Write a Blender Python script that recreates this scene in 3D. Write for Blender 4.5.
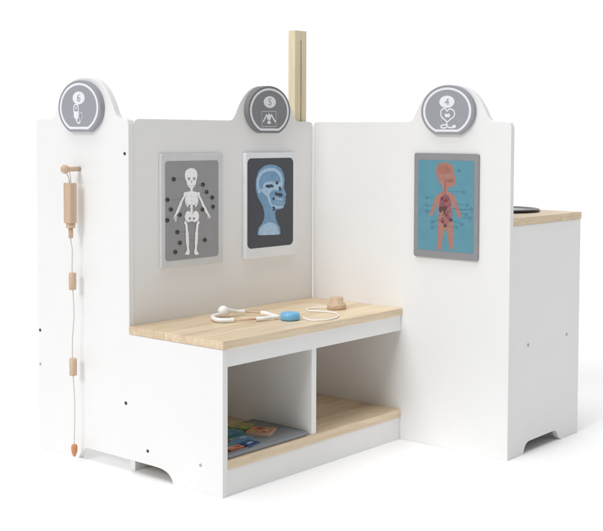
import bpy, bmesh, math, random
from mathutils import Matrix, Vector
random.seed(11)
for o_ in list(bpy.data.objects): bpy.data.objects.remove(o_)
scene = bpy.context.scene
COL = scene.collection

# ---------------------------------------------------------------- camera, light, exposure
cam_d = bpy.data.cameras.new('camera'); cam = bpy.data.objects.new('camera', cam_d); COL.objects.link(cam)
scene.camera = cam
YAW, PITCH, ROLL = 0.90904, 0.05229, 0.00681
fw = Vector((math.sin(YAW)*math.cos(PITCH), math.cos(YAW)*math.cos(PITCH), -math.sin(PITCH)))
rt = Vector((math.cos(YAW), -math.sin(YAW), 0)); up = rt.cross(fw)
r2 = math.cos(ROLL)*rt + math.sin(ROLL)*up; u2 = -math.sin(ROLL)*rt + math.cos(ROLL)*up
m = Matrix((r2, u2, -fw)).transposed().to_4x4(); m.translation = Vector((-1.70361, -1.75553, 0.77077))
cam.matrix_world = m
cam_d.sensor_width = 36; cam_d.lens = 1167.774/603*36
cam_d.shift_x = -(385.196-301.5)/603; cam_d.shift_y = (194.457-265.5)/603
cam_d.clip_start = 0.01; cam_d.clip_end = 500

world = bpy.data.worlds.new('World'); scene.world = world; world.use_nodes = True
bg = world.node_tree.nodes['Background']
bg.inputs['Color'].default_value = (1.0, 1.0, 1.0, 1)
# studio surround: bright white backdrop behind the furniture, dimmer room everywhere else
wn, wl = world.node_tree.nodes.new, world.node_tree.links.new
tc_ = wn('ShaderNodeTexCoord'); sp_ = wn('ShaderNodeVectorMath'); sp_.operation = 'DOT_PRODUCT'; sp_.inputs[1].default_value = (.78, .625, 0)
mr_ = wn('ShaderNodeMapRange'); mr_.interpolation_type = 'SMOOTHSTEP'
wl(tc_.outputs['Generated'], sp_.inputs[0]); wl(sp_.outputs['Value'], mr_.inputs['Value'])
mr_.inputs['From Min'].default_value = .45; mr_.inputs['From Max'].default_value = .85
mr_.inputs['To Min'].default_value = 0.29; mr_.inputs['To Max'].default_value = 1.04
wl(mr_.outputs[0], bg.inputs['Strength'])

sun_d = bpy.data.lights.new('added_overhead_fill', 'SUN'); sun_d.energy = 1.84; sun_d.angle = math.radians(50)  # added overhead fill that lifts the floor to white
sun_o = bpy.data.objects.new('added_overhead_fill', sun_d); COL.objects.link(sun_o); sun_o.location = (0, 0, 4); sun_o.rotation_euler = (0, math.radians(-12), 0)
key_d = bpy.data.lights.new('key_light', 'SUN'); key_d.energy = 1.14; key_d.angle = math.radians(22); key_d.color = (.985, .99, 1.0)
key_o = bpy.data.objects.new('key_light', key_d); COL.objects.link(key_o); key_o.location = (-4, 0, 3)
key_o.rotation_euler = Vector((10.9, .1, -6.6)).to_track_quat('-Z', 'Y').to_euler()
scene.view_settings.view_transform = 'Standard'; scene.view_settings.look = 'None'
scene.view_settings.exposure = 0; scene.view_settings.gamma = 1
scene.render.engine = 'CYCLES'
scene.cycles.max_bounces = 10; scene.cycles.diffuse_bounces = 6

# ---------------------------------------------------------------- dimensions (metres)
H, D, LA, T, LB, YC, HB, WE, HE, BT = 0.80, 0.29854, 0.63804, 0.01543, 0.62052, 0.31524, 0.33324, 0.34468, 0.57338, 0.01821

# ---------------------------------------------------------------- materials
def nodes(name):
    m = bpy.data.materials.new(name); m.use_nodes = True
    nt = m.node_tree; return m, nt, nt.nodes['Principled BSDF'], nt.nodes.new, nt.links.new
def plain(name, col, rough=0.5, spec=0.5, var=0.03, scale=40, bump=0.0, metal=0):
    m, nt, b, N, L = nodes(name)
    tc = N('ShaderNodeTexCoord'); nz = N('ShaderNodeTexNoise'); nz.inputs['Scale'].default_value = scale; nz.inputs['Detail'].default_value = 5
    L(tc.outputs['Object'], nz.inputs['Vector'])
    mr = N('ShaderNodeMapRange'); mr.inputs['To Min'].default_value = 1-var; mr.inputs['To Max'].default_value = 1+var
    mr.inputs['From Min'].default_value = .3; mr.inputs['From Max'].default_value = .7
    L(nz.outputs['Fac'], mr.inputs['Value'])
    vm = N('ShaderNodeVectorMath'); vm.operation = 'SCALE'; vm.inputs[0].default_value = col
    L(mr.outputs[0], vm.inputs['Scale']); L(vm.outputs[0], b.inputs['Base Color'])
    b.inputs['Roughness'].default_value = rough; b.inputs['Specular IOR Level'].default_value = spec; b.inputs['Metallic'].default_value = metal
    if bump:
        bn = N('ShaderNodeBump'); bn.inputs['Strength'].default_value = bump; bn.inputs['Distance'].default_value = 0.001
        n2 = N('ShaderNodeTexNoise'); n2.inputs['Scale'].default_value = 900; L(tc.outputs['Object'], n2.inputs['Vector'])
        L(n2.outputs['Fac'], bn.inputs['Height']); L(bn.outputs[0], b.inputs['Normal'])
    return m
def wood(name, light, dark, axis='X', stave=0.045, length=0.33, rough=0.42, contrast=1.0):
    m, nt, b, N, L = nodes(name)
    tc = N('ShaderNodeTexCoord'); mp = N('ShaderNodeMapping')
    if axis == 'Z': mp.inputs['Rotation'].default_value = (0, math.radians(90), 0)
    if axis == 'Y': mp.inputs['Rotation'].default_value = (0, 0, math.radians(90))
    L(tc.outputs['Object'], mp.inputs['Vector'])
    br = N('ShaderNodeTexBrick'); br.offset = 0.37; br.inputs['Scale'].default_value = 1
    br.inputs['Brick Width'].default_value = length; br.inputs['Row Height'].default_value = stave
    br.inputs['Mortar Size'].default_value = 0.0004; br.inputs['Mortar Smooth'].default_value = .5
    br.inputs['Color1'].default_value = (0, 0, 0, 1); br.inputs['Color2'].default_value = (1, 1, 1, 1); br.inputs['Mortar'].default_value = (.2, .2, .2, 1)
    L(mp.outputs[0], br.inputs['Vector'])
    # each stave samples its own stretch of grain
    off = N('ShaderNodeVectorMath'); off.operation = 'MULTIPLY_ADD'; off.inputs[1].default_value = (3, 5, 2)
    L(br.outputs['Color'], off.inputs[0]); L(mp.outputs[0], off.inputs[2])
    st = N('ShaderNodeVectorMath'); st.operation = 'MULTIPLY'; st.inputs[1].default_value = (7, 75, 75); L(off.outputs[0], st.inputs[0])
    n1 = N('ShaderNodeTexNoise'); n1.inputs['Scale'].default_value = 1; n1.inputs['Detail'].default_value = 6; n1.inputs['Distortion'].default_value = .6; L(st.outputs[0], n1.inputs['Vector'])
    st2 = N('ShaderNodeVectorMath'); st2.operation = 'MULTIPLY'; st2.inputs[1].default_value = (25, 500, 500); L(off.outputs[0], st2.inputs[0])
    n2 = N('ShaderNodeTexNoise'); n2.inputs['Scale'].default_value = 1; n2.inputs['Detail'].default_value = 3; L(st2.outputs[0], n2.inputs['Vector'])
    def mth(op, a, bb, cl=False):
        q = N('ShaderNodeMath'); q.operation = op; q.use_clamp = cl
        for i, s in enumerate((a, bb)):
            if isinstance(s, (int, float)): q.inputs[i].default_value = s
            else: L(s, q.inputs[i])
        return q.outputs[0]
    a = mth('MULTIPLY', mth('SUBTRACT', n1.outputs['Fac'], .5), 1.5*contrast)
    c = mth('MULTIPLY', mth('SUBTRACT', n2.outputs['Fac'], .5), .8*contrast)
    d = mth('MULTIPLY', mth('SUBTRACT', br.outputs['Color'], .5), .42*contrast)
    f = mth('ADD', mth('ADD', mth('ADD', a, c), d), .5, True)
    mx = N('ShaderNodeMix'); mx.data_type = 'RGBA'; mx.inputs[6].default_value = (*light, 1); mx.inputs[7].default_value = (*dark, 1)
    L(f, mx.inputs[0]); L(mx.outputs[2], b.inputs['Base Color'])
    b.inputs['Roughness'].default_value = rough
    bn = N('ShaderNodeBump'); bn.inputs['Strength'].default_value = .25; bn.inputs['Distance'].default_value = .0006
    L(n2.outputs['Fac'], bn.inputs['Height']); L(bn.outputs[0], b.inputs['Normal'])
    return m
MATS = {}
def M(n): return MATS[n]
P_ = [ # name, colour, roughness, extra
 ('white_paint', (.845, .843, .836), .45, dict(var=.008, scale=9, bump=.12)),
 ('floor_white', (.95, .95, .955), .8, dict(var=.004, scale=2, spec=.2)),
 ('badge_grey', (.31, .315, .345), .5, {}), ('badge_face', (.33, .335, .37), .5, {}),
 ('badge_grey_shade', (.20, .205, .215), .5, {}), ('badge_face_shade', (.225, .23, .24), .5, {}),  # same badge greys with the middle panel's shade put into the colour
 ('print_white', (.80, .81, .84), .5, {}), ('print_soft', (.50, .51, .54), .5, {}), ('digit_grey', (.30, .31, .34), .5, {}),
 ('frame_light', (.66, .665, .67), .4, {}), ('board_grey', (.31, .31, .325), .45, {}), ('leader', (.24, .24, .25), .5, {}),
 ('bone', (.95, .955, .96), .5, {}), ('socket', (.42, .43, .46), .5, {}), ('ink', (.02, .02, .022), .5, {}), ('ink_light', (.2, .2, .2), .5, {}),
 ('frame_pale', (.80, .82, .85), .4, {}), ('xr_board', (.052, .056, .070), .4, {}), ('xr_blue', (.17, .33, .52), .45, dict(var=.10, scale=60)),
 ('xr_soft', (.24, .40, .58), .45, {}), ('xr_pale', (.40, .57, .75), .45, dict(var=.12, scale=80)), ('xr_mid', (.22, .38, .57), .45, {}), ('xr_dark', (.03, .045, .09), .45, {}),
 ('frame_grey', (.275, .27, .28), .45, {}), ('teal', (.105, .285, .365), .45, dict(var=.05, scale=30)), ('teal_dark', (.085, .22, .31), .45, {}),
 ('skin', (.39, .19, .155), .5, dict(var=.08, scale=90)), ('skin_dark', (.33, .13, .11), .5, {}), ('brain', (.37, .155, .115), .5, dict(var=.15, scale=120)),
 ('lung', (.24, .09, .12), .5, dict(var=.2, scale=120)), ('organ_red', (.20, .03, .045), .5, {}), ('liver', (.11, .045, .05), .5, {}), ('gut', (.30, .13, .12), .5, dict(var=.25, scale=150)),
 ('dark_hole', (.03, .03, .035), .5, {}), ('pale_cap', (.42, .43, .45), .5, {}), ('cord_white', (.62, .58, .52), .7, {}), ('white_plastic', (.90, .90, .89), .3, {}),
 ('blue_plastic', (.17, .47, .74), .3, {}), ('pink_wood', (.66, .48, .33), .5, dict(var=.1)), ('orange_plastic', (.58, .25, .10), .45, {}),
 ('tray_grey', (.26, .275, .295), .6, dict(var=.06, scale=120, bump=.4)), ('slate_blue', (.11, .26, .38), .5, dict(var=.15, scale=100)), ('teal_green', (.07, .23, .26), .5, dict(var=.2, scale=100)),
 ('tile_orange', (.60, .27, .12), .5, dict(var=.2, scale=110)), ('tile_edge', (.62, .46, .36), .5, {}), ('tile_yellow', (.42, .42, .12), .5, dict(var=.3, scale=140)),
 ('tile_red', (.30, .05, .05), .5, dict(var=.2, scale=100)), ('tile_navy', (.03, .06, .20), .5, {}), ('tile_green', (.20, .33, .12), .5, {}), ('tile_white', (.60, .66, .75), .5, {}),
 ('stove_black', (.015, .016, .018), .3, {}), ('stove_metal', (.30, .31, .32), .35, dict(metal=.6)),
]
for n_, c_, r_, k_ in P_: MATS[n_] = plain(n_, c_, r_, **k_)
MATS['board_wood'] = wood('board_wood', (.80, .665, .475), (.58, .43, .275), contrast=1.15)
MATS['post_wood'] = wood('post_wood', (.80, .71, .50), (.68, .58, .38), 'Z', .1, 2)
MATS['beech'] = wood('beech', (.66, .50, .36), (.50, .34, .22), 'Z', .5, 2)
MATS['groove_wood'] = plain('groove_wood', (.30, .22, .11), .6)

# printed artwork: flat shapes in each panel's own (across, up) metres
ART = {
 'skeleton': [
  ('stroke','leader',[(0.1345, 0.6611), (0.1602, 0.6604)],0.0012),
  ('stroke','leader',[(0.1122, 0.6145), (0.1552, 0.6147)],0.0012),
  ('stroke','leader',[(0.196, 0.6437), (0.2126, 0.6457)],0.0012),
  ('stroke','leader',[(0.1682, 0.6215), (0.2225, 0.6276)],0.0012),
  ('stroke','leader',[(0.2059, 0.6159), (0.2427, 0.6145)],0.0012),
  ('stroke','leader',[(0.176, 0.5163), (0.219, 0.5139)],0.0012),
  ('stroke','leader',[(0.1421, 0.5375), (0.163, 0.5362)],0.0012),
  ('poly','bone',[(0.1813, 0.6866), (0.1912, 0.6845), (0.1977, 0.6792), (0.2004, 0.6706), (0.1987, 0.6608), (0.1964, 0.6548), (0.195, 0.6474), (0.1888, 0.641), (0.1822, 0.6364), (0.1747, 0.6408), (0.1682, 0.6466), (0.166, 0.6556), (0.1618, 0.6618), (0.1605, 0.6715), (0.1631, 0.6799), (0.1706, 0.6846)],0),
  ('ell','socket',[(0.1735, 0.6615)],(0.0045, 0.004)),
  ('ell','socket',[(0.1898, 0.661)],(0.0045, 0.004)),
  ('ell','socket',[(0.1816, 0.6535)],(0.0022, 0.003)),
  ('stroke','socket',[(0.1718, 0.6469), (0.1816, 0.6442), (0.1914, 0.6463)],0.001),
  ('stroke','bone',[(0.1815, 0.6369), (0.1814, 0.5783), (0.1814, 0.5747)],0.0075),
  ('stroke','bone',[(0.1594, 0.626), (0.1704, 0.6285), (0.1815, 0.6286), (0.1927, 0.6277), (0.2032, 0.6244)],0.0055),
  ('stroke','bone',[(0.1796, 0.6247), (0.1725, 0.6257), (0.1665, 0.6228), (0.1673, 0.6201)],0.0042),
  ('stroke','bone',[(0.1835, 0.6246), (0.1906, 0.6251), (0.1966, 0.6217), (0.1959, 0.619)],0.0042),
  ('stroke','bone',[(0.1795, 0.6208), (0.1709, 0.6219), (0.1639, 0.619), (0.1648, 0.6163)],0.0042),
  ('stroke','bone',[(0.1835, 0.6207), (0.1921, 0.6211), (0.1992, 0.6176), (0.1984, 0.615)],0.0042),
  ('stroke','bone',[(0.1795, 0.6169), (0.1702, 0.618), (0.1626, 0.6152), (0.1636, 0.6125)],0.0042),
  ('stroke','bone',[(0.1835, 0.6168), (0.1929, 0.6171), (0.2006, 0.6137), (0.1996, 0.611)],0.0042),
  ('stroke','bone',[(0.1795, 0.613), (0.1701, 0.6141), (0.1626, 0.6113), (0.1635, 0.6086)],0.0042),
  ('stroke','bone',[(0.1834, 0.6129), (0.1929, 0.6132), (0.2006, 0.6097), (0.1996, 0.6071)],0.0042),
  ('stroke','bone',[(0.1795, 0.6091), (0.1705, 0.6102), (0.1632, 0.6074), (0.1641, 0.6047)],0.0042),
  ('stroke','bone',[(0.1834, 0.609), (0.1925, 0.6093), (0.1999, 0.6058), (0.199, 0.6032)],0.0042),
  ('stroke','bone',[(0.1795, 0.6052), (0.1717, 0.6063), (0.1652, 0.6034), (0.166, 0.6007)],0.0042),
  ('stroke','bone',[(0.1834, 0.6051), (0.1913, 0.6055), (0.1979, 0.602), (0.1971, 0.5993)],0.0042),
  ('stroke','bone',[(0.1795, 0.6013), (0.1736, 0.6023), (0.1684, 0.5994), (0.1691, 0.5967)],0.0042),
  ('stroke','bone',[(0.1834, 0.6011), (0.1893, 0.6016), (0.1946, 0.5982), (0.1939, 0.5955)],0.0042),
  ('stroke','socket',[(0.1786, 0.6199), (0.1844, 0.6197)],0.0007),
  ('stroke','socket',[(0.1785, 0.6101), (0.1844, 0.6099)],0.0007),
  ('stroke','socket',[(0.1785, 0.6004), (0.1844, 0.6001)],0.0007),
  ('stroke','socket',[(0.1785, 0.5906), (0.1844, 0.5903)],0.0007),
  ('stroke','bone',[(0.162, 0.6254), (0.1542, 0.6155), (0.1471, 0.6061)],0.006),
  ('stroke','bone',[(0.2012, 0.6239), (0.2092, 0.6133), (0.2152, 0.6032)],0.006),
  ('stroke','bone',[(0.1465, 0.6047), (0.1401, 0.5936), (0.1336, 0.5819)],0.0055),
  ('stroke','bone',[(0.2158, 0.6017), (0.2242, 0.5897), (0.2319, 0.5787)],0.0055),
  ('stroke','bone',[(0.1503, 0.604), (0.1445, 0.5922), (0.1375, 0.5805)],0.0022),
  ('stroke','bone',[(0.2131, 0.6013), (0.2205, 0.5891), (0.2285, 0.5771)],0.0022),
  ('stroke','bone',[(0.1317, 0.5821), (0.1298, 0.5737), (0.1285, 0.5654)],0.0022),
  ('stroke','bone',[(0.133, 0.5808), (0.133, 0.5724), (0.1317, 0.5633)],0.0022),
  ('stroke','bone',[(0.1317, 0.5821), (0.1273, 0.5763), (0.1253, 0.5704)],0.0022),
  ('stroke','bone',[(0.2319, 0.5791), (0.2386, 0.5723), (0.2416, 0.5662)],0.0022),
  ('stroke','bone',[(0.2312, 0.5784), (0.2359, 0.5709), (0.2372, 0.5644)],0.0022),
  ('stroke','bone',[(0.2298, 0.5782), (0.2332, 0.5711), (0.2325, 0.5651)],0.0022),
  ('ell','bone',[(0.1607, 0.6259)],(0.0052, 0.0048)),
  ('ell','bone',[(0.2026, 0.6244)],(0.0052, 0.0048)),
  ('poly','bone',[(0.1632, 0.5834), (0.1703, 0.5865), (0.1762, 0.5833), (0.1788, 0.5768), (0.1843, 0.5765), (0.1867, 0.5828), (0.1942, 0.5853), (0.2018, 0.5815), (0.2048, 0.5723), (0.2018, 0.5614), (0.1925, 0.558), (0.1814, 0.561), (0.1703, 0.5592), (0.1615, 0.5636), (0.1589, 0.5739)],0),
  ('ell','board_grey',[(0.1755, 0.5677)],(0.0035, 0.0034)),
  ('ell','board_grey',[(0.1879, 0.567)],(0.0035, 0.0034)),
  ('stroke','bone',[(0.1608, 0.5592), (0.1641, 0.5537), (0.1653, 0.5439), (0.1666, 0.5345)],0.007),
  ('ell','bone',[(0.1666, 0.5328)],(0.0052, 0.0045)),
  ('stroke','bone',[(0.1659, 0.5292), (0.1659, 0.517), (0.1685, 0.5022), (0.1694, 0.4953)],0.0068),
  ('stroke','bone',[(0.1698, 0.5285), (0.1711, 0.5154), (0.1704, 0.502)],0.0026),
  ('poly','bone',[(0.1655, 0.4963), (0.1733, 0.4957), (0.1746, 0.4883), (0.172, 0.4819), (0.1629, 0.4831), (0.1584, 0.4859), (0.1642, 0.4908)],0),
  ('stroke','bone',[(0.2024, 0.5569), (0.1991, 0.5517), (0.1978, 0.5419), (0.1964, 0.5327)],0.007),
  ('ell','bone',[(0.1964, 0.5309)],(0.0052, 0.0045)),
  ('stroke','bone',[(0.1971, 0.5272), (0.197, 0.5149), (0.1944, 0.5003), (0.1934, 0.4935)],0.0068),
  ('stroke','bone',[(0.1931, 0.527), (0.1918, 0.514), (0.1924, 0.5005)],0.0026),
  ('poly','bone',[(0.1973, 0.4939), (0.1894, 0.4945), (0.1881, 0.4872), (0.1907, 0.4804), (0.1999, 0.4802), (0.2046, 0.4823), (0.1986, 0.4882)],0),
 ],
 'xray_head': [
  ('poly','xr_blue',[(0.4462, 0.6908), (0.468, 0.6874), (0.4849, 0.6796), (0.4938, 0.6667), (0.4983, 0.6504), (0.4969, 0.6393), (0.4954, 0.6302), (0.4999, 0.6209), (0.5059, 0.6115), (0.4999, 0.6067), (0.5037, 0.5994), (0.5, 0.5955), (0.5022, 0.5903), (0.497, 0.5844), (0.4941, 0.5785), (0.4808, 0.575), (0.4661, 0.5747), (0.4632, 0.5658), (0.4647, 0.5531), (0.4721, 0.54), (0.4809, 0.5294), (0.4839, 0.5099), (0.3987, 0.5134), (0.4022, 0.5316), (0.4143, 0.5408), (0.4228, 0.5528), (0.4242, 0.5687), (0.417, 0.588), (0.4014, 0.6075), (0.3929, 0.6286), (0.3929, 0.6533), (0.4034, 0.6752), (0.4225, 0.6872)],0),
  ('poly','xr_pale',[(0.4072, 0.5298), (0.42, 0.539), (0.4393, 0.5439), (0.4589, 0.5418), (0.4721, 0.5309), (0.481, 0.5101), (0.4015, 0.5137)],0),
  ('stroke','xr_pale',[(0.4056, 0.6222), (0.3999, 0.6382), (0.402, 0.653), (0.4112, 0.6676), (0.4283, 0.6757), (0.4498, 0.6778), (0.4688, 0.6733), (0.482, 0.662), (0.4872, 0.6482), (0.488, 0.6396)],0.0085),
  ('poly','xr_pale',[(0.4028, 0.6283), (0.4184, 0.6297), (0.4198, 0.6416), (0.4355, 0.6481), (0.4645, 0.6463), (0.488, 0.6426), (0.491, 0.6329), (0.4762, 0.6232), (0.4631, 0.6262), (0.45, 0.6226), (0.4413, 0.6159), (0.4486, 0.5956), (0.4515, 0.589), (0.4719, 0.5845), (0.4956, 0.5835), (0.4911, 0.5776), (0.4683, 0.5776), (0.4486, 0.5826), (0.4399, 0.596), (0.4327, 0.6103), (0.417, 0.6208)],0),
  ('poly','xr_dark',[(0.4262, 0.6354), (0.4319, 0.6402), (0.4413, 0.639), (0.4485, 0.6407), (0.4572, 0.6365), (0.4558, 0.6315), (0.4471, 0.6328), (0.4413, 0.63), (0.4327, 0.6322)],0),
  ('ell','xr_dark',[(0.4696, 0.6431)],(0.006, 0.0045)),
  ('poly','xr_dark',[(0.4755, 0.6308), (0.4806, 0.6347), (0.4851, 0.6295), (0.4851, 0.6224), (0.4777, 0.6227)],0),
  ('poly','xr_dark',[(0.4616, 0.6202), (0.4719, 0.6178), (0.488, 0.6163), (0.4925, 0.609), (0.4822, 0.6063), (0.4719, 0.6098), (0.4631, 0.6121)],0),
  ('poly','xr_mid',[(0.4515, 0.6126), (0.4616, 0.6092), (0.4748, 0.6056), (0.4925, 0.6029), (0.4911, 0.5969), (0.4719, 0.5987), (0.4544, 0.6024)],0),
  ('ell','xr_dark',[(0.4573, 0.6033)],(0.004, 0.004)),
  ('ell','xr_pale',[(0.4675, 0.6024)],(0.0022, 0.0036)),
  ('ell','xr_pale',[(0.4748, 0.6016)],(0.0022, 0.0036)),
  ('ell','xr_pale',[(0.4822, 0.6008)],(0.0022, 0.0036)),
  ('ell','xr_pale',[(0.4896, 0.6)],(0.0022, 0.0036)),
  ('poly','xr_mid',[(0.4515, 0.5975), (0.4719, 0.5946), (0.494, 0.5937), (0.4911, 0.5857), (0.4719, 0.5876), (0.4544, 0.5913)],0),
  ('ell','xr_dark',[(0.4574, 0.5781)],(0.006, 0.006)),
  ('stroke','xr_soft',[(0.4414, 0.5769), (0.4544, 0.5778)],0.0035),
  ('stroke','xr_soft',[(0.4436, 0.5703), (0.4559, 0.5712)],0.0035),
  ('stroke','xr_soft',[(0.4458, 0.5636), (0.4574, 0.5645)],0.0035),
  ('stroke','xr_soft',[(0.448, 0.557), (0.4589, 0.5579)],0.0035),
  ('stroke','xr_soft',[(0.4502, 0.5503), (0.4603, 0.5513)],0.0035),
 ],
 'body_figure': [
  ('poly','skin',[(0.1316, 0.7024), (0.1469, 0.7007), (0.1576, 0.6934), (0.161, 0.6818), (0.163, 0.6706), (0.1673, 0.6638), (0.1649, 0.657), (0.1662, 0.6521), (0.1627, 0.6457), (0.1536, 0.6419), (0.1439, 0.6411), (0.1428, 0.6325), (0.1538, 0.6284), (0.1644, 0.6221), (0.1697, 0.6086), (0.1747, 0.5964), (0.1815, 0.5842), (0.184, 0.5733), (0.1787, 0.5675), (0.1732, 0.574), (0.1679, 0.5825), (0.1648, 0.5909), (0.1595, 0.6032), (0.1567, 0.5844), (0.1582, 0.5595), (0.1614, 0.5446), (0.16, 0.517), (0.163, 0.4921), (0.1499, 0.4913), (0.146, 0.5161), (0.1402, 0.5389), (0.1353, 0.5387), (0.1292, 0.5151), (0.1273, 0.4892), (0.111, 0.4887), (0.1169, 0.5144), (0.1135, 0.542), (0.1154, 0.5598), (0.1176, 0.5826), (0.1131, 0.6012), (0.1083, 0.5884), (0.1022, 0.5789), (0.0967, 0.569), (0.0892, 0.5724), (0.0922, 0.58), (0.0989, 0.5956), (0.1043, 0.611), (0.1135, 0.6234), (0.13, 0.6321), (0.1277, 0.6446), (0.1184, 0.6523), (0.1111, 0.6667), (0.1067, 0.6817), (0.1117, 0.6957)],0),
  ('poly','brain',[(0.1149, 0.692), (0.1271, 0.6977), (0.1424, 0.6971), (0.1531, 0.6903), (0.1556, 0.6804), (0.1502, 0.674), (0.138, 0.675), (0.1274, 0.6709), (0.1181, 0.6744), (0.1128, 0.6831)],0),
  ('stroke','skin_dark',[(0.1195, 0.6921), (0.1242, 0.6846), (0.1212, 0.6765)],0.0022),
  ('stroke','skin_dark',[(0.1275, 0.6912), (0.1315, 0.6848), (0.1292, 0.6767)],0.0022),
  ('stroke','skin_dark',[(0.1354, 0.6904), (0.1388, 0.685), (0.1371, 0.6769)],0.0022),
  ('stroke','skin_dark',[(0.1434, 0.6896), (0.1461, 0.6852), (0.145, 0.6771)],0.0022),
  ('poly','skin_dark',[(0.1397, 0.66), (0.1534, 0.6634), (0.1625, 0.6607), (0.161, 0.6544), (0.1505, 0.6523), (0.1407, 0.655)],0),
  ('stroke','skin_dark',[(0.1367, 0.6574), (0.1354, 0.6436), (0.1362, 0.6248)],0.0045),
  ('poly','lung',[(0.1362, 0.6248), (0.1463, 0.6214), (0.1525, 0.6104), (0.1542, 0.5954), (0.1451, 0.5913), (0.1268, 0.5912), (0.1187, 0.5939), (0.1204, 0.6091), (0.1264, 0.6206)],0),
  ('poly','organ_red',[(0.132, 0.6121), (0.1403, 0.6144), (0.1455, 0.6076), (0.1426, 0.6), (0.1353, 0.5991), (0.1309, 0.6045)],0),
  ('poly','liver',[(0.1187, 0.5934), (0.139, 0.5958), (0.1427, 0.5904), (0.1361, 0.5821), (0.1238, 0.579), (0.1176, 0.5838)],0),
  ('poly','gut',[(0.1415, 0.5899), (0.1542, 0.5924), (0.1568, 0.5831), (0.157, 0.5619), (0.1486, 0.5565), (0.1365, 0.547), (0.1256, 0.5553), (0.1173, 0.5599), (0.1183, 0.5789), (0.1361, 0.582)],0),
  ('ell','liver',[(0.1287, 0.5782)],(0.003936635184771693, 0.002398220537203053)),
  ('ell','skin',[(0.1216, 0.5671)],(0.004901357054487425, 0.0038833577255119648)),
  ('ell','skin',[(0.1284, 0.5678)],(0.004839236650749993, 0.004019117693853403)),
  ('ell','organ_red',[(0.1298, 0.5581)],(0.004986760146335258, 0.0039746351627451115)),
  ('ell','skin',[(0.1477, 0.5769)],(0.003368922076232186, 0.004108107636944714)),
  ('ell','skin',[(0.1533, 0.5616)],(0.0027601547579047658, 0.003532874144183736)),
  ('ell','lung',[(0.1435, 0.5693)],(0.00324196666047546, 0.002815994709704531)),
  ('ell','skin',[(0.1527, 0.5623)],(0.0025216340029732202, 0.002842271672630362)),
  ('ell','lung',[(0.1446, 0.5739)],(0.003741838129395196, 0.003517607438817977)),
  ('ell','skin',[(0.1353, 0.5771)],(0.003278965439183838, 0.003954259867184793)),
  ('ell','skin',[(0.1236, 0.5693)],(0.004056616258650015, 0.003625595782970847)),
  ('ell','lung',[(0.1444, 0.5779)],(0.002699315408158183, 0.0042097700018128405)),
  ('ell','lung',[(0.1423, 0.5707)],(0.0035674922638220564, 0.0038432738981790176)),
  ('ell','skin',[(0.1317, 0.5674)],(0.0028029383161535786, 0.002335542532488387)),
  ('ell','lung',[(0.1287, 0.5623)],(0.002866436205753691, 0.004256077654589618)),
  ('ell','skin',[(0.1306, 0.5801)],(0.004591875644384555, 0.00417104111404601)),
  ('ell','skin',[(0.153, 0.5643)],(0.0025545625758799225, 0.0028357922293818553)),
  ('ell','liver',[(0.1534, 0.5633)],(0.00508411926649455, 0.00411291437719109)),
  ('ell','lung',[(0.1437, 0.5795)],(0.005182251023742756, 0.0028423897318554134)),
  ('ell','lung',[(0.1294, 0.5663)],(0.0034939216875975593, 0.0022206722259470422)),
  ('ell','skin',[(0.1223, 0.5763)],(0.005491555786661824, 0.003457202661138958)),
  ('ell','lung',[(0.1356, 0.576)],(0.0028408546982557964, 0.002336860216569866)),
  ('ell','lung',[(0.1457, 0.5672)],(0.0043195524597367425, 0.003401706097122049)),
  ('ell','organ_red',[(0.1405, 0.5735)],(0.002866819772903259, 0.003364331490132185)),
  ('ell','lung',[(0.1469, 0.5717)],(0.003933285889069126, 0.0027320967656775655)),
  ('ell','liver',[(0.1346, 0.58)],(0.0038305063228738154, 0.0036243584450815687)),
  ('ell','organ_red',[(0.1346, 0.6143)],(0.0025949510716678044, 0.003)),
  ('ell','organ_red',[(0.1301, 0.6134)],(0.004816946779894828, 0.003)),
  ('ell','gut',[(0.1343, 0.6131)],(0.002653821175344858, 0.003)),
  ('ell','gut',[(0.1476, 0.6061)],(0.005388265652230802, 0.003)),
  ('ell','organ_red',[(0.1406, 0.5981)],(0.003982864068168536, 0.003)),
  ('ell','organ_red',[(0.1259, 0.6141)],(0.0035097687534139605, 0.003)),
  ('ell','gut',[(0.1407, 0.5999)],(0.004944478513747212, 0.003)),
  ('ell','gut',[(0.1373, 0.6034)],(0.0035155918431907882, 0.003)),
  ('ell','liver',[(0.1371, 0.5483)],(0.0045, 0.004)),
  ('stroke','teal_dark',[(0.0816, 0.6151), (0.0987, 0.6153)],0.0008),
  ('ell','teal_dark',[(0.0816, 0.6151)],(0.004, 0.0034)),
  ('stroke','teal_dark',[(0.0802, 0.596), (0.102, 0.5957)],0.0008),
  ('ell','teal_dark',[(0.0802, 0.596)],(0.004, 0.0034)),
  ('stroke','teal_dark',[(0.0804, 0.5808), (0.0929, 0.5813)],0.0008),
  ('ell','teal_dark',[(0.0804, 0.5808)],(0.004, 0.0034)),
  ('stroke','teal_dark',[(0.1898, 0.6317), (0.1461, 0.6327)],0.0008),
  ('ell','teal_dark',[(0.1898, 0.6317)],(0.004, 0.0034)),
  ('stroke','teal_dark',[(0.1992, 0.6011), (0.1662, 0.6022)],0.0008),
  ('ell','teal_dark',[(0.1992, 0.6011)],(0.004, 0.0034)),
  ('stroke','teal_dark',[(0.2126, 0.5906), (0.1542, 0.5904)],0.0008),
  ('ell','teal_dark',[(0.2126, 0.5906)],(0.004, 0.0034)),
  ('ell','teal_dark',[(0.1757, 0.6834)],(0.004, 0.0034)),
  ('stroke','teal_dark',[(0.0803, 0.5829), (0.096, 0.5816)],0.0008),
  ('ell','teal_dark',[(0.0803, 0.5829)],(0.004, 0.0034)),
  ('stroke','teal_dark',[(0.0978, 0.5564), (0.1148, 0.5598)],0.0008),
  ('ell','teal_dark',[(0.0978, 0.5564)],(0.004, 0.0034)),
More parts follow.
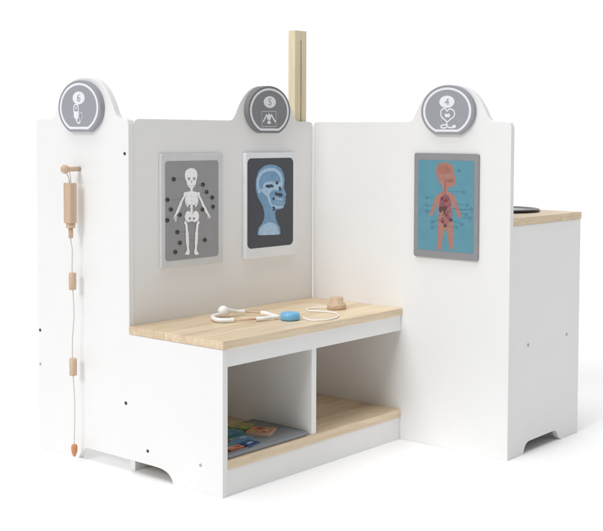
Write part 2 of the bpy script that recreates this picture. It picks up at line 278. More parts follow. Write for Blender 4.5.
  ('stroke','teal_dark',[(0.098, 0.5424), (0.115, 0.5459)],0.0008),
  ('ell','teal_dark',[(0.098, 0.5424)],(0.004, 0.0034)),
  ('stroke','teal_dark',[(0.1848, 0.5546), (0.1576, 0.562)],0.0008),
  ('ell','teal_dark',[(0.1848, 0.5546)],(0.004, 0.0034)),
  ('stroke','teal_dark',[(0.2084, 0.5708), (0.1846, 0.5708)],0.0008),
  ('ell','teal_dark',[(0.2084, 0.5708)],(0.004, 0.0034)),
  ('stroke','teal_dark',[(0.1699, 0.5464), (0.1426, 0.5474)],0.0008),
  ('ell','teal_dark',[(0.1699, 0.5464)],(0.004, 0.0034)),
  ('stroke','teal_dark',[(0.2111, 0.5919), (0.1784, 0.5879)],0.0008),
  ('ell','teal_dark',[(0.2111, 0.5919)],(0.004, 0.0034)),
  ('stroke','teal_dark',[(0.1979, 0.5789), (0.1815, 0.5806)],0.0008),
  ('ell','teal_dark',[(0.1979, 0.5789)],(0.004, 0.0034)),
 ],
 'dots': [
  ('ell','ink',[(0.126, 0.6613)],(0.0068, 0.0058)),
  ('ell','ink',[(0.2176, 0.646)],(0.0068, 0.0058)),
  ('ell','ink',[(0.2293, 0.6279)],(0.0068, 0.0058)),
  ('ell','ink',[(0.2478, 0.614)],(0.0068, 0.0058)),
  ('ell','ink',[(0.2502, 0.5918)],(0.0068, 0.0058)),
  ('ell','ink',[(0.2158, 0.5869)],(0.0068, 0.0058)),
  ('ell','ink',[(0.1066, 0.6143)],(0.0068, 0.0058)),
  ('ell','ink',[(0.1169, 0.5916)],(0.0068, 0.0058)),
  ('ell','ink',[(0.1445, 0.5778)],(0.0068, 0.0058)),
  ('ell','ink',[(0.1058, 0.5671)],(0.0068, 0.0058)),
  ('ell','ink',[(0.1364, 0.5379)],(0.0068, 0.0058)),
  ('ell','ink',[(0.1443, 0.5124)],(0.0068, 0.0058)),
  ('ell','ink',[(0.1301, 0.4917)],(0.0068, 0.0058)),
  ('ell','ink',[(0.2234, 0.5136)],(0.0068, 0.0058)),
 ],
 'emblem_A': [
  ('stroke','print_white',[(-0.4742, 0.8155), (-0.4737, 0.8278), (-0.4695, 0.8319), (-0.4632, 0.8323), (-0.4581, 0.829), (-0.4572, 0.8154)],0.0035),
  ('poly','print_white',[(-0.4749, 0.8168), (-0.4561, 0.8167), (-0.4569, 0.8024), (-0.462, 0.7972), (-0.4688, 0.7985), (-0.4744, 0.8037)],0),
  ('stroke','print_white',[(-0.4685, 0.8265), (-0.4623, 0.8264)],0.0018),
  ('stroke','print_white',[(-0.4685, 0.8226), (-0.4623, 0.8225)],0.0018),
  ('stroke','print_white',[(-0.4657, 0.7992), (-0.4626, 0.7933), (-0.4585, 0.7898), (-0.4523, 0.7907), (-0.4516, 0.7978)],0.0035),
  ('stroke','print_soft',[(-0.4516, 0.7978), (-0.4563, 0.8056), (-0.451, 0.8134), (-0.4448, 0.8131), (-0.4424, 0.8069), (-0.445, 0.7991)],0.0035),
 ],
 'emblem_B': [
  ('stroke','print_soft',[(0.4121, 0.8234), (0.4646, 0.8244)],0.0022),
  ('stroke','print_soft',[(0.4121, 0.7856), (0.4647, 0.7861)],0.0022),
  ('stroke','print_soft',[(0.4125, 0.8223), (0.4126, 0.7867)],0.0022),
  ('stroke','print_soft',[(0.4641, 0.8232), (0.4642, 0.7872)],0.0022),
  ('stroke','print_white',[(0.4381, 0.8176), (0.4382, 0.8017)],0.0045),
  ('poly','print_white',[(0.43, 0.8141), (0.4365, 0.8165), (0.4374, 0.8034), (0.4316, 0.8034)],0),
  ('poly','print_white',[(0.4464, 0.8144), (0.4398, 0.8165), (0.439, 0.8035), (0.4448, 0.8035)],0),
  ('stroke','print_white',[(0.4291, 0.8152), (0.4243, 0.8072), (0.4178, 0.7987)],0.0045),
  ('stroke','print_white',[(0.4472, 0.8155), (0.453, 0.8076), (0.4613, 0.7986)],0.0045),
  ('poly','print_white',[(0.4341, 0.8), (0.4423, 0.8001), (0.4464, 0.795), (0.4431, 0.7925), (0.4333, 0.7924), (0.4312, 0.7948)],0),
 ],
 'emblem_C': [
  ('stroke','print_white',[(0.143, 0.8249), (0.1385, 0.8297), (0.1319, 0.8313), (0.1254, 0.8274), (0.124, 0.8196), (0.127, 0.8112), (0.1352, 0.8052), (0.1433, 0.7998), (0.1526, 0.8058), (0.162, 0.8117), (0.1643, 0.8194), (0.1611, 0.8266), (0.1538, 0.8302), (0.148, 0.8296), (0.143, 0.8249)],0.0032),
  ('poly','print_white',[(0.135, 0.816), (0.1386, 0.8201), (0.143, 0.8177), (0.1488, 0.8201), (0.1518, 0.8153), (0.149, 0.8093), (0.1446, 0.8117), (0.1417, 0.8094), (0.1373, 0.8112)],0),
  ('stroke','print_white',[(0.1425, 0.7998), (0.1419, 0.7938), (0.1441, 0.7897)],0.0036),
  ('stroke','print_white',[(0.1441, 0.7891), (0.139, 0.7855), (0.1303, 0.7848), (0.1251, 0.7872), (0.1265, 0.7908), (0.1338, 0.7926), (0.1419, 0.7915), (0.1459, 0.7873), (0.1543, 0.7855), (0.1601, 0.7861)],0.0036),
  ('ell','print_white',[(0.1633, 0.7887)],(0.006, 0.004)),
 ],
}
# ---------------------------------------------------------------- helpers
FR = {'A': lambda u, v, n: (-n, -u, v), 'B': lambda u, v, n: (u, D-n, v), 'C': lambda u, v, n: (LB-n, -u, v),
      'E': lambda u, v, n: (u, -YC-n, v), 'H': lambda u, v, n: (u, v, n)}
def parent(o, p):
    if p is None: return
    o.parent = p
    if p.type == 'EMPTY': o.matrix_parent_inverse = Matrix.Translation(-p.location)
def link(name, bm, mats, par=None, bevel=0, smooth=False, recalc=True):
    if recalc: bmesh.ops.recalc_face_normals(bm, faces=bm.faces[:])
    me = bpy.data.meshes.new(name); bm.to_mesh(me); bm.free()
    for m_ in (mats if isinstance(mats, (list, tuple)) else [mats]): me.materials.append(M(m_))
    if smooth:
        for p in me.polygons: p.use_smooth = True
    o = bpy.data.objects.new(name, me); COL.objects.link(o); parent(o, par)
    if bevel:
        b = o.modifiers.new('bevel', 'BEVEL'); b.width = bevel; b.segments = 3; b.limit_method = 'ANGLE'; b.angle_limit = math.radians(50)
        b.harden_normals = False
    return o
def empty(name, loc, label, cat, group=None):
    o = bpy.data.objects.new(name, None); COL.objects.link(o); o.location = loc; o.empty_display_size = .05
    o['label'] = label; o['category'] = cat
    if group: o['group'] = group
    return o
def tag(o, label, cat, group=None):
    o['label'] = label; o['category'] = cat
    if group: o['group'] = group
def prism(bm, pts, frame, n0, n1, mat=0):
    f = FR[frame]
    a = [bm.verts.new(f(u, v, n0)) for u, v in pts]; b = [bm.verts.new(f(u, v, n1)) for u, v in pts]
    fs = [bm.faces.new(a), bm.faces.new(b)]
    k = len(pts)
    for i in range(k): fs.append(bm.faces.new((a[i], a[(i+1) % k], b[(i+1) % k], b[i])))
    for q in fs: q.material_index = mat
def box(bm, x0, x1, y0, y1, z0, z1, mat=0): prism(bm, [(x0, y0), (x1, y0), (x1, y1), (x0, y1)], 'H', z0, z1, mat)
def rrect(u0, u1, v0, v1, r, n=6):
    out = []
    for cu, cv, a0 in ((u1-r, v1-r, 0), (u0+r, v1-r, 90), (u0+r, v0+r, 180), (u1-r, v0+r, 270)):
        for i in range(n+1):
            a = math.radians(a0+90*i/n); out.append((cu+r*math.cos(a), cv+r*math.sin(a)))
    return out
def fillet(pts, radii, n=6):
    out = []; k = len(pts)
    for i, (p, r) in enumerate(zip(pts, radii)):
        if not r: out.append(p); continue
        P0, P, P1 = Vector(pts[i-1]), Vector(p), Vector(pts[(i+1) % k])
        a, b = (P0-P).normalized(), (P1-P).normalized()
        s = P+a*r; e = P+b*r
        for j in range(n+1):
            t = j/n; q = s*(1-t)**2+P*2*t*(1-t)+e*t*t; out.append((q.x, q.y))
    return out
def ellipse(c, rx, rz, n=28): return [(c[0]+rx*math.cos(2*math.pi*i/n), c[1]+rz*math.sin(2*math.pi*i/n)) for i in range(n)]
def strip(pts, w, sub=1):
    P = [Vector(p) for p in pts]
    if len(P) > 2:                      # Catmull-Rom smoothing
        Q = []
        for i in range(len(P)-1):
            a, b, c, d = P[max(i-1, 0)], P[i], P[i+1], P[min(i+2, len(P)-1)]
            for j in range(5):
                t = j/5; Q.append(.5*((2*b)+(c-a)*t+(2*a-5*b+4*c-d)*t*t+(3*b-a-3*c+d)*t**3))
        P = Q+[P[-1]]
    L, R = [], []
    for i, p in enumerate(P):
        t = (P[min(i+1, len(P)-1)]-P[max(i-1, 0)])
        t = t.normalized() if t.length > 1e-9 else Vector((1, 0)); n = Vector((-t.y, t.x))*w/2
        L.append(p+n); R.append(p-n)
    return L, R, P
def draw(bm, shapes, frame, n0, matlist, step=.000008):
    f = FR[frame]; n = n0
    for kind, mt, pts, w in shapes:
        n += step
        if mt not in matlist: matlist.append(mt)
        mi = matlist.index(mt)
        def face(vs):
            q = bm.faces.new([bm.verts.new(f(u, v, n)) for u, v in vs]); q.material_index = mi
        if kind == 'poly':
            Q = []; P = [Vector(p) for p in pts]; k = len(P)     # closed, lightly rounded
            for i in range(k):
                a, b, c = P[i-1], P[i], P[(i+1) % k]
                Q += [b*.75+a*.25*1, b*.94+a*.03+c*.03, b*.75+c*.25]
            face([(q.x, q.y) for q in Q])
        elif kind == 'ell': face(ellipse(pts[0], w[0], w[1], 20))
        else:
            L, R, C = strip(pts, w)
            for i in range(len(L)-1): face([L[i], L[i+1], R[i+1], R[i]])
            n += step; face(ellipse(pts[0], w/2, w/2, 10)); n += step; face(ellipse(pts[-1], w/2, w/2, 10))
    return n
def orient(bm, frame):                  # printed faces look outwards
    f = FR[frame]; d = Vector(f(0, 0, 1))-Vector(f(0, 0, 0))
    for q in bm.faces:
        q.normal_update()
        if q.normal.dot(d) < 0: q.normal_flip()
def art(name, key, frame, n0, par):
    bm = bmesh.new(); ml = []; shapes = ART[key] if isinstance(key, str) else key
    draw(bm, shapes, frame, n0, ml); orient(bm, frame)
    return link(name, bm, ml, par, recalc=False)
def tube(bm, pts, r, seg=12, mat=0, cap=True, smooth_path=True):
    P = [Vector(p) for p in pts]; R = list(r) if isinstance(r, (list, tuple)) else [r]*len(P)
    if smooth_path and len(P) > 2:
        Q, RR = [], []
        for i in range(len(P)-1):
            a, b, c, d = P[max(i-1, 0)], P[i], P[i+1], P[min(i+2, len(P)-1)]
            for j in range(8):
                t = j/8; Q.append(.5*((2*b)+(c-a)*t+(2*a-5*b+4*c-d)*t*t+(3*b-a-3*c+d)*t**3)); RR.append(R[i]*(1-t)+R[i+1]*t)
        P = Q+[P[-1]]; R = RR+[R[-1]]
    rings = []; ref = Vector((0, 0, 1))
    for i, p in enumerate(P):
        t = (P[min(i+1, len(P)-1)]-P[max(i-1, 0)]).normalized()
        if abs(t.dot(ref)) > .95: ref = Vector((1, 0, 0))
        s = t.cross(ref).normalized(); ref2 = s.cross(t)
        ref = ref2
        rings.append([bm.verts.new(p+(s*math.cos(2*math.pi*k/seg)+ref2*math.sin(2*math.pi*k/seg))*R[i]) for k in range(seg)])
    fs = []
    for a, b in zip(rings, rings[1:]):
        for k in range(seg): fs.append(bm.faces.new((a[k], a[(k+1) % seg], b[(k+1) % seg], b[k])))
    if cap: fs += [bm.faces.new(rings[0]), bm.faces.new(rings[-1])]
    for q in fs: q.material_index = mat; q.smooth = len(q.verts) == 4
def lathe(bm, prof, c, axis=(0, 0, 1), seg=32, mat=0, sx=1, sy=1):
    ax = Vector(axis).normalized(); a = ax.orthogonal().normalized(); b = ax.cross(a); c = Vector(c); rings = []
    for r, h in prof:
        rings.append([bm.verts.new(c+ax*h+(a*math.cos(2*math.pi*k/seg)*sx+b*math.sin(2*math.pi*k/seg)*sy)*max(r, 1e-5)) for k in range(seg)])
    for p, q in zip(rings, rings[1:]):
        for k in range(seg):
            f = bm.faces.new((p[k], p[(k+1) % seg], q[(k+1) % seg], q[k])); f.material_index = mat; f.smooth = True
    bm.faces.new(rings[0]).material_index = mat; bm.faces.new(rings[-1]).material_index = mat
def ball(bm, c, r, mat=0, seg=24):
    prof = [(r*math.sin(math.pi*i/14), -r*math.cos(math.pi*i/14)) for i in range(15)]
    lathe(bm, prof, c, seg=seg, mat=mat)

# ---------------------------------------------------------------- studio floor
bm = bmesh.new()
v = [bm.verts.new(p) for p in ((-120, -120, 0), (120, -120, 0), (120, 120, 0), (-120, 120, 0))]; bm.faces.new(v)
fl = link('floor', bm, 'floor_white', recalc=False); fl['kind'] = 'structure'

# ---------------------------------------------------------------- the play unit
unit = empty('toy_clinic', (.3, .15, 0), 'white wooden toy clinic of three arched panels with bench and counter, standing on white floor', 'play furniture')

HUMP = [(.127, 0), (.120, .0012), (.113, .006), (.106, .016), (.098, .031), (.087, .048), (.073, .064), (.052, .079), (.027, .0865), (0, .0885)]
def dense(pts, k=5):
    out = []
    for i in range(len(pts)-1):
        a, b, c, d = [Vector(pts[j]) for j in (max(i-1, 0), i, i+1, min(i+2, len(pts)-1))]
        for j in range(k):
            t = j/k; q = .5*((2*b)+(c-a)*t+(2*a-5*b+4*c-d)*t*t+(3*b-a-3*c+d)*t**3); out.append((q.x, q.y))
    return out+[tuple(pts[-1])]
HUMP = dense(HUMP)
def hump(c, dz=0):
    left = [(c-u, H+v*(1+dz/.0885)) for u, v in HUMP]; right = [(2*c-x_, z_) for x_, z_ in left[:-1]][::-1]
    return left+right
def top_edge(u0, u1, c, dz=0, r=.013):
    tl = [(u0, H-r), (u0+r*.3, H-r*.3), (u0+r, H)]; tr = [(u1-r, H), (u1-r*.3, H-r*.3), (u1, H-r)]
    return tl+hump(c, dz)+tr
# side panel (left), runs on forward as the end of the bench, foot arch below
ua, ub = -LA, -D
low = [(0, HB-BT), (0, 0)]+dense([(-.154, 0), (-.158, .009), (-.166, .018), (-.178, .0245), (-.195, .028), (-.215, .029)], 4)+[
       (-.445, .030), (-.457, .028), (-.469, .021), (-.478, .011), (-.484, 0), (-LA, 0)]
pts = top_edge(ua, ub, -.452, .006)+[(ub, HB-BT)]+low
bm = bmesh.new(); prism(bm, pts, 'A', 0, -T)
pa = link('side_panel', bm, 'white_paint', unit, bevel=.0013); pa['label'] = 'left panel with hanging syringe, badge 6'
# middle panel
pts = top_edge(T+.0006, LB+.002, .441)+[(LB+.002, 0), (T+.0006, 0)]
bm = bmesh.new(); prism(bm, pts, 'B', -.0012, -.0012-T)
pb = link('back_panel', bm, 'white_paint', unit, bevel=.0013); pb['label'] = 'middle panel above the bench'
# right panel
pts = top_edge(-D+.0006, YC, .142)+[(YC, 0), (-D+.0006, 0)]
bm = bmesh.new(); prism(bm, pts, 'C', 0, -T)
pc = link('side_panel', bm, 'white_paint', unit, bevel=.0013); pc['label'] = 'right panel carrying the anatomy board'

# bench
bm = bmesh.new(); box(bm, -.0008, LB-.0005, -.0025, D+.0006, HB-BT+.0004, HB)
link('seat_board', bm, 'board_wood', unit, bevel=.0012)
bm = bmesh.new(); box(bm, T+.0005, LB-.0005, .0022, .0022+T, .2765, HB-BT)
link('apron', bm, 'white_paint', unit, bevel=.0008)
bm = bmesh.new(); box(bm, T+.0005, LB-.0005, .0005, D-.0005, .0565, .0765)
link('shelf_board', bm, 'board_wood', unit, bevel=.0012)
bm = bmesh.new(); box(bm, T+.0005, LB-.0005, .0025, .0025+T, .0, .0562)
link('plinth', bm, 'white_paint', unit, bevel=.0008)
bm = bmesh.new(); box(bm, .2885, .3045, .006, D-.0005, .0768, .276)
link('divider', bm, 'white_paint', unit, bevel=.0008)

# counter cabinet behind the right panel
XE = LB+WE
e0 = LB+T+.0004
pts = [(e0, HE-BT-.0004), (e0, 0), (.696, 0), (.6985, .010), (.704, .019), (.713, .0255), (.724, .0275),
       (.842, .0285), (.853, .0265), (.861, .019), (.866, .010), (.872, .0035), (.880, 0), (XE-.001, 0), (XE-.001, HE-BT-.0004)]
bm = bmesh.new(); prism(bm, pts, 'E', -.0012, -.0012-T)
pe = link('end_panel', bm, 'white_paint', unit, bevel=.001); pe['label'] = 'grey-shaded end of the counter with foot cut-out'
bm = bmesh.new(); box(bm, LB+T+.0004, XE+.001, -YC-.0005, .22, HE-BT, HE)
ct = link('counter_top', bm, 'board_wood', unit, bevel=.0012)
bm = bmesh.new(); box(bm, XE-.001-T, XE-.001, -YC+T+.0016, .218, .03, HE-BT-.0004)
link('counter_front', bm, 'white_paint', unit, bevel=.0008)
bm = bmesh.new(); box(bm, e0, XE-.001, .2184-T, .2184, .0, .0296); box(bm, e0, XE-.0015-T, .2184-T, .2184, .0298, HE-BT-.0004)
link('end_panel', bm, 'white_paint', unit, bevel=.0008)
# round sink rim
RC = (.845, -.150)
bm = bmesh.new(); lathe(bm, [(.078, .0002), (.092, .0002), (.098, .002), (.099, .005), (.095, .0075), (.088, .0078), (.081, .005)], (RC[0], RC[1], HE), seg=56)
rim = link('hob_ring', bm, 'stove_black', unit)
bm = bmesh.new(); lathe(bm, [(.0805, .0006), (.0805, .0035), (.060, .0038), (.058, .0055), (.030, .0056), (.028, .0036), (.004, .0036)], (RC[0], RC[1], HE), seg=48)
link('hob_plate', bm, 'stove_metal', rim)

# wooden post standing up behind the middle panel
bm = bmesh.new()
x0, x1, yb0, yb1, zt = .5685, .6125, D+.0012+T+.0006, D+.0012+T+.024, 1.038
gx = .592
prof = [(x0, yb0), (gx-.0028, yb0), (gx-.0028, yb0+.009), (gx+.0028, yb0+.009), (gx+.0028, yb0), (x1, yb0), (x1, yb1), (x0, yb1)]
prism(bm, prof, 'H', 0, 1.013)
prism(bm, [(x0, yb0), (x1, yb0), (x1, yb1), (x0, yb1)], 'H', 1.013, zt)
po = link('post', bm, 'post_wood', unit)

# screw holes and caps
def dots(lst, frame, par):
    for (u, v_, mt, r) in lst:
        bm = bmesh.new(); prism(bm, ellipse((u, v_), r, r*.9, 14), frame, .0004, -.004)
        link('screw', bm, mt, par)
dots([(-.6285, .289, 'dark_hole', .0042), (-.6285, .206, 'pale_cap', .004), (-.311, .7215, 'dark_hole', .0042), (-.311, .157, 'dark_hole', .0046), (-.237, .060, 'dark_hole', .0042), (-.067, .059, 'pale_cap', .0042)], 'A', pa)
dots([(.711, .264, 'pale_cap', .0045), (.900, .265, 'pale_cap', .0042)], 'E', pe)
for s in pe.children: s.location.y = .0008

# badges
def bpts(c, rx, rz, cut):
    zc = c[1]; a0 = math.asin(max(-1, (cut-zc)/rz)); out = []
    for i in range(49):
        a = a0+(math.pi-2*a0)*i/48; out.append((c[0]+rx*math.cos(a), zc+rz*math.sin(a)))
    return out
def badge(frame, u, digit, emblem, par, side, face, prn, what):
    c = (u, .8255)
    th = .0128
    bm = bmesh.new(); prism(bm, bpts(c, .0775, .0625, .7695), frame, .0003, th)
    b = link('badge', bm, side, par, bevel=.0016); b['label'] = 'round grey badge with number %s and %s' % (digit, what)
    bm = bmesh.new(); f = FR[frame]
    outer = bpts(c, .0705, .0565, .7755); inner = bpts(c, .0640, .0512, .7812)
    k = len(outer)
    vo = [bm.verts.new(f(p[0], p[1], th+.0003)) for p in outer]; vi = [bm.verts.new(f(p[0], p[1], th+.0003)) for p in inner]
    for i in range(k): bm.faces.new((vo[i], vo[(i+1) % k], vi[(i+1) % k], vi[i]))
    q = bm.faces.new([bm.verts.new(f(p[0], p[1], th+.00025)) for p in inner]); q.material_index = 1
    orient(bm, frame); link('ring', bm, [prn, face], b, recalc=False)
    nc = (u, .8475)
    bm = bmesh.new(); qq = bm.faces.new([bm.verts.new(f(p[0], p[1], th+.0005)) for p in ellipse(nc, .0222, .0148, 32)]); orient(bm, frame)
    disc = link('number_disc', bm, prn, b, recalc=False)
    cu = bpy.data.curves.new('digit', 'FONT'); cu.body = digit; cu.size = .024; cu.align_x = 'CENTER'; cu.align_y = 'CENTER'; cu.offset = 0
    tmp = bpy.data.objects.new('digit', cu); COL.objects.link(tmp); dg = bpy.context.evaluated_depsgraph_get()
    me = bpy.data.meshes.new_from_object(tmp.evaluated_get(dg)); bpy.data.objects.remove(tmp)
    xs = [v_.co.x for v_ in me.vertices]; ys = [v_.co.y for v_ in me.vertices]; mx, my = (min(xs)+max(xs))/2, (min(ys)+max(ys))/2
    for v_ in me.vertices: v_.co = f(nc[0]+(v_.co.x-mx)*1.2, nc[1]+(v_.co.y-my), th+.0007)
    me.materials.clear(); me.materials.append(M('digit_grey'))
    o = bpy.data.objects.new('digit', me); COL.objects.link(o); parent(o, b)
    art('emblem', emblem, frame, th+.0006, b)
    return b
badge('A', -.4565, '6', 'emblem_A', pa, 'badge_grey', 'badge_face', 'print_white', 'a syringe drawing')
badge('B', .4415, '5', 'emblem_B', pb, 'badge_grey_shade', 'badge_face_shade', 'print_white', 'a chest picture')
badge('C', .1415, '4', 'emblem_C', pc, 'badge_grey', 'badge_face', 'print_white', 'a heart and stethoscope drawing')

# ---------------------------------------------------------------- picture boards
sk = empty('picture_board', (.19, D, .455), 'light-framed grey board with a white skeleton and black dots, left on the middle panel', 'picture board')
bm = bmesh.new(); prism(bm, rrect(.0885, .2855, .4545, .7205, .006), 'B', -.001, .0072)
link('frame', bm, 'frame_light', sk, bevel=.0022)
bm = bmesh.new(); prism(bm, rrect(.1005, .2690, .4720, .7035, .008), 'B', .007, .0076)
bd = link('picture', bm, 'board_grey', sk)
sh = []
for k, (_, mt, p, w) in enumerate(ART['dots']):
    sh.append(('ell', 'ink', p, (w[0]*.84, w[1]*.84))); sh.append(('ell', 'ink_light', [(p[0][0]-.0012, p[0][1]+.0008*(k % 3-1))], (.0012+.0008*(k % 3), .0012)))
    sh.append(('ell', 'ink', [(p[0][0]+.0006, p[0][1]+.0002)], (.0012, .0012)))
art('skeleton', ART['skeleton']+sh, 'B', .0078, bd)

xb = empty('picture_board', (.455, D, .455), 'pale-framed dark board with a blue x-ray head in profile, under badge 5', 'picture board')
bm = bmesh.new(); prism(bm, rrect(.3585, .5460, .4545, .7205, .004), 'B', -.001, .0112)
link('frame', bm, 'frame_pale', xb, bevel=.0022)
bm = bmesh.new(); prism(bm, rrect(.3640, .5310, .4815, .7065, .013), 'B', .011, .0116)
bd = link('picture', bm, 'xr_board', xb)
art('head_figure', 'xray_head', 'B', .0118, bd)

ob = empty('picture_board', (LB, -.13, .468), 'grey-framed blue board with a pink figure showing its organs, on right panel', 'picture board')
bm = bmesh.new(); prism(bm, rrect(.0415, .2300, .4680, .7235, .006), 'C', -.001, .0085)
link('frame', bm, 'frame_grey', ob, bevel=.0018)
bm = bmesh.new(); prism(bm, rrect(.0550, .2190, .4860, .7065, .002), 'C', .008, .0089)
bd = link('picture', bm, 'teal', ob)
art('body_figure', 'body_figure', 'C', .0090, bd)

# ---------------------------------------------------------------- peg and hanging toy syringe
PZ, PY = .6835, .474
bm = bmesh.new(); lathe(bm, [(.0058, -.001), (.0058, .030), (.0050, .036)], (0, PY-.002, PZ), axis=(-1, 0, 0), seg=20)
ball(bm, (-.041, PY-.002, PZ), .0104)
link('peg', bm, 'beech', pa)
SY, SX = .468, -.030
sy = empty('toy_syringe', (SX, SY, 0.01), 'wooden toy syringe and beads strung on a white cord, hanging from peg', 'toy syringe')
bm = bmesh.new()
tube(bm, [(SX, SY+.003, .640), (SX, SY+.004, .660), (-.034, SY+.011, PZ-.003), (-.034, SY+.004, PZ+.0072), (-.034, SY-.002, PZ-.003), (SX, SY-.002, .660), (SX, SY-.001, .640),
     (SX, SY, .53), (SX+.002, SY-.003, .50), (SX+.004, SY, .47), (SX+.003, SY-.001, .455), (SX+.003, SY-.001, .43), (SX+.005, SY-.004, .35), (SX+.004, SY+.001, .285),
     (SX+.003, SY-.001, .22), (SX+.006, SY-.003, .14), (SX+.005, SY-.002, .045), (SX+.005, SY-.002, .014)], .0012, 8)
link('cord', bm, 'cord_white', sy)
bm = bmesh.new()
prism(bm, rrect(SX-.0115, SX+.0105, SY-.0130, SY+.0125, .0045, 4), 'H', .559, .652)
link('barrel', bm, 'beech', sy, bevel=.0018)
bm = bmesh.new(); lathe(bm, [(.0095, .5475), (.0104, .549), (.0104, .5588)], (SX, SY-.001, 0), seg=24); lathe(bm, [(.0038, .524), (.0054, .526), (.0056, .536), (.0050, .5474)], (SX, SY-.001, 0), seg=18)
link('nozzle', bm, 'beech', sy)
for z0, z1 in ((.404, .444), (.2035, .244)):
    bm = bmesh.new(); lathe(bm, [(.0070, z0), (.0086, z0+.0012), (.0088, (z0+z1)/2), (.0086, z1-.0012), (.0070, z1)], (SX+.004, SY-.001, 0), seg=20)
    link('bead', bm, 'beech', sy)
bm = bmesh.new(); lathe(bm, [(.0018, .0125), (.0042, .0165), (.0068, .024), (.0075, .034), (.0062, .040), (.003, .042)], (SX+.005, SY-.002, 0), seg=20)
link('tip', bm, 'orange_plastic', sy)

# ---------------------------------------------------------------- stethoscope on the bench
st = empty('toy_stethoscope', (.29, .10, HB), 'toy stethoscope with white tubes, blue disc and wooden chest piece, lying on the bench', 'toy stethoscope')
z = HB
bm = bmesh.new()
tube(bm, [(.250, .2345, z+.012), (.232, .232, z+.0075), (.200, .234, z+.0065), (.178, .214, z+.0062), (.165, .188, z+.0062), (.171, .171, z+.0062), (.190, .157, z+.0062)], [.0052, .0052, .0053, .0054, .0054, .0050, .0048], 14)
link('ear_tube', bm, 'white_plastic', st)
bm = bmesh.new(); tube(bm, [(.218, .219, z+.022), (.238, .222, z+.017), (.262, .222, z+.011), (.282, .215, z+.009)], [.0046, .0044, .0046, .0052], 14)
link('ear_tube', bm, 'white_plastic', st)
bm = bmesh.new(); ball(bm, (.209, .213, z+.0195), .0125); link('ear_tip', bm, 'white_plastic', st)
bm = bmesh.new(); tube(bm, [(.283, .2145, z+.009), (.300, .172, z+.008)], .0028, 12); link('rod', bm, 'pink_wood', st)
bm = bmesh.new(); tube(bm, [(.190, .157, z+.0060), (.236, .126, z+.0060)], .0028, 12); link('rod', bm, 'pink_wood', st)
bm = bmesh.new()
tube(bm, [(.299, .176, z+.008), (.300, .162, z+.0078), (.293, .135, z+.0072), (.287, .112, z+.008)], [.0053, .0051, .0042, .0036], 12)
tube(bm, [(.232, .129, z+.0062), (.246, .121, z+.0062), (.268, .116, z+.007), (.286, .106, z+.008)], [.0053, .0051, .0042, .0036], 12)
link('fork', bm, 'white_plastic', st)
bm = bmesh.new(); lathe(bm, [(.020, .0008), (.0225, .003), (.0230, .009), (.0225, .0155), (.019, .0185), (.012, .0188)], (.300, .0845, z), seg=36)
link('disc', bm, 'blue_plastic', st)
bm = bmesh.new(); tube(bm, [(.318, .074, z+.008), (.322, .056, z+.004), (.318, .036, z+.0024), (.332, .020, z+.0024), (.362, .012, z+.0024), (.398, .022, z+.0024), (.428, .047, z+.0024), (.442, .076, z+.0024), (.437, .103, z+.0024), (.424, .135, z+.0024), (.445, .160, z+.0024), (.478, .150, z+.003), (.492, .128, z+.005)], .0018, 10)
link('cord', bm, 'white_plastic', st)
bm = bmesh.new(); lathe(bm, [(.0225, .0004), (.0240, .002), (.0240, .0120), (.0225, .0135), (.0165, .0137), (.0165, .0285), (.0150, .0300), (.008, .0303)], (.503, .114, z), seg=40)
link('chest_piece', bm, 'beech', st)

# ---------------------------------------------------------------- tray and toys on the shelf
zs = .0765
bm = bmesh.new(); prism(bm, rrect(.020, .283, .008, .190, .012), 'H', zs+.0003, zs+.0095)
tr = link('tray', bm, 'tray_grey', None, bevel=.003)
tag(tr, 'flat grey tray with rounded corners lying on the shelf board inside the bench', 'tray')
bm = bmesh.new(); tube(bm, [(.030, .016, zs+.0098), (.274, .016, zs+.0098), (.278, .020, zs+.0098), (.278, .182, zs+.0098), (.030, .182, zs+.0098), (.026, .178, zs+.0098), (.026, .020, zs+.0098), (.030, .016, zs+.0098)], .0022, 8, smooth_path=False)
link('rim', bm, 'tray_grey', tr)
zt_ = zs+.0096
def tile(x, y, w, h, rot, z0, th, mat, edge, label, spots, cat='picture tile'):
    ca, sa = math.cos(rot), math.sin(rot)
    tf = lambda p: (x+p[0]*ca-p[1]*sa, y+p[0]*sa+p[1]*ca)
    o = empty('picture_tile', (x, y, z0), label, cat, 'toy tiles piled on the grey tray')
    bm = bmesh.new(); prism(bm, [tf(p) for p in rrect(-w/2, w/2, -h/2, h/2, .004, 4)], 'H', z0, z0+th)
    link('base', bm, edge, o, bevel=.0008)
    bm = bmesh.new(); ml = []
    f = FR['H']; n = z0+th+.0003
    def face(pts, mt):
        if mt not in ml: ml.append(mt)
        q = bm.faces.new([bm.verts.new(f(*tf(p), n)) for p in pts]); q.material_index = ml.index(mt)
    face(rrect(-w/2+.0015, w/2-.0015, -h/2+.0015, h/2-.0015, .003, 4), mat)
    for (a, b_, ra, rb, mt) in spots: n += .0001; face(ellipse((a*w, b_*h), ra, rb, 14), mt)
    orient(bm, 'H'); link('face', bm, ml, o, recalc=False)
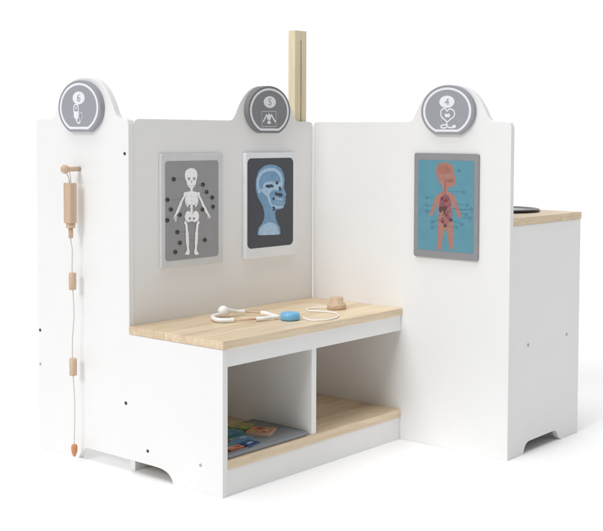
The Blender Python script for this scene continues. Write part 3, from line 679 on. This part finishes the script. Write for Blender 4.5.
tile(.198, .080, .058, .060, math.radians(28), zt_, .008, 'tile_orange', 'tile_edge', 'orange patterned tile with pale edge, nearest the divider on the tray',
     [(-.2, .2, .010, .006, 'tile_yellow'), (.2, .1, .008, .008, 'tile_red'), (0, -.25, .012, .004, 'tile_edge'), (.25, -.25, .005, .007, 'tile_yellow'), (-.3, -.2, .005, .005, 'tile_red')])
tile(.202, .146, .052, .050, math.radians(20), zt_, .007, 'tile_yellow', 'tile_green', 'yellow-green patterned tile at the back of the tray behind the orange one',
     [(-.2, .1, .009, .006, 'tile_green'), (.2, -.1, .008, .006, 'tile_orange'), (0, .25, .012, .003, 'tile_edge'), (.05, -.3, .01, .003, 'tile_green')])
tile(.140, .130, .050, .045, math.radians(10), zt_, .007, 'tile_yellow', 'tile_green', 'greenish tile half hidden behind the thick blue-green piece at the back of the tray',
     [(-.2, .1, .009, .006, 'tile_orange'), (.2, -.1, .008, .006, 'tile_green')])
tile(.064, .032, .044, .030, math.radians(-4), zt_, .005, 'tile_orange', 'tile_red', 'flat orange and red tile at the front left edge of the tray',
     [(-.2, .1, .008, .005, 'tile_edge'), (.2, -.1, .007, .005, 'tile_red'), (.1, .3, .006, .003, 'tile_yellow')])
tile(.110, .029, .042, .028, math.radians(6), zt_, .005, 'tile_navy', 'tile_navy', 'navy blue tile with a white mark at the front of the tray',
     [(.05, .05, .011, .004, 'tile_white'), (-.2, -.2, .005, .003, 'slate_blue')])
tile(.082, .058, .108, .030, math.radians(-3), zt_, .012, 'slate_blue', 'slate_blue', 'long slate blue piece with rounded corners lying behind the front orange tile',
     [(-.3, .1, .008, .006, 'teal_green'), (.3, -.1, .010, .004, 'tile_white'), (.05, .15, .007, .004, 'tile_yellow')], 'toy block')
tile(.098, .098, .098, .036, math.radians(4), zt_, .016, 'slate_blue', 'teal_green', 'thick blue-green piece lying at the middle of the tray, left of the orange tile',
     [(-.25, -.1, .010, .006, 'tile_orange'), (.1, .2, .008, .005, 'tile_white'), (.32, -.1, .008, .008, 'teal_green')], 'toy block')
tile(.056, .058, .030, .020, math.radians(-8), zt_+.0128, .004, 'tile_red', 'tile_red', 'small dark red tile resting on top of the long slate blue piece',
     [(.1, 0, .006, .003, 'tile_orange')])
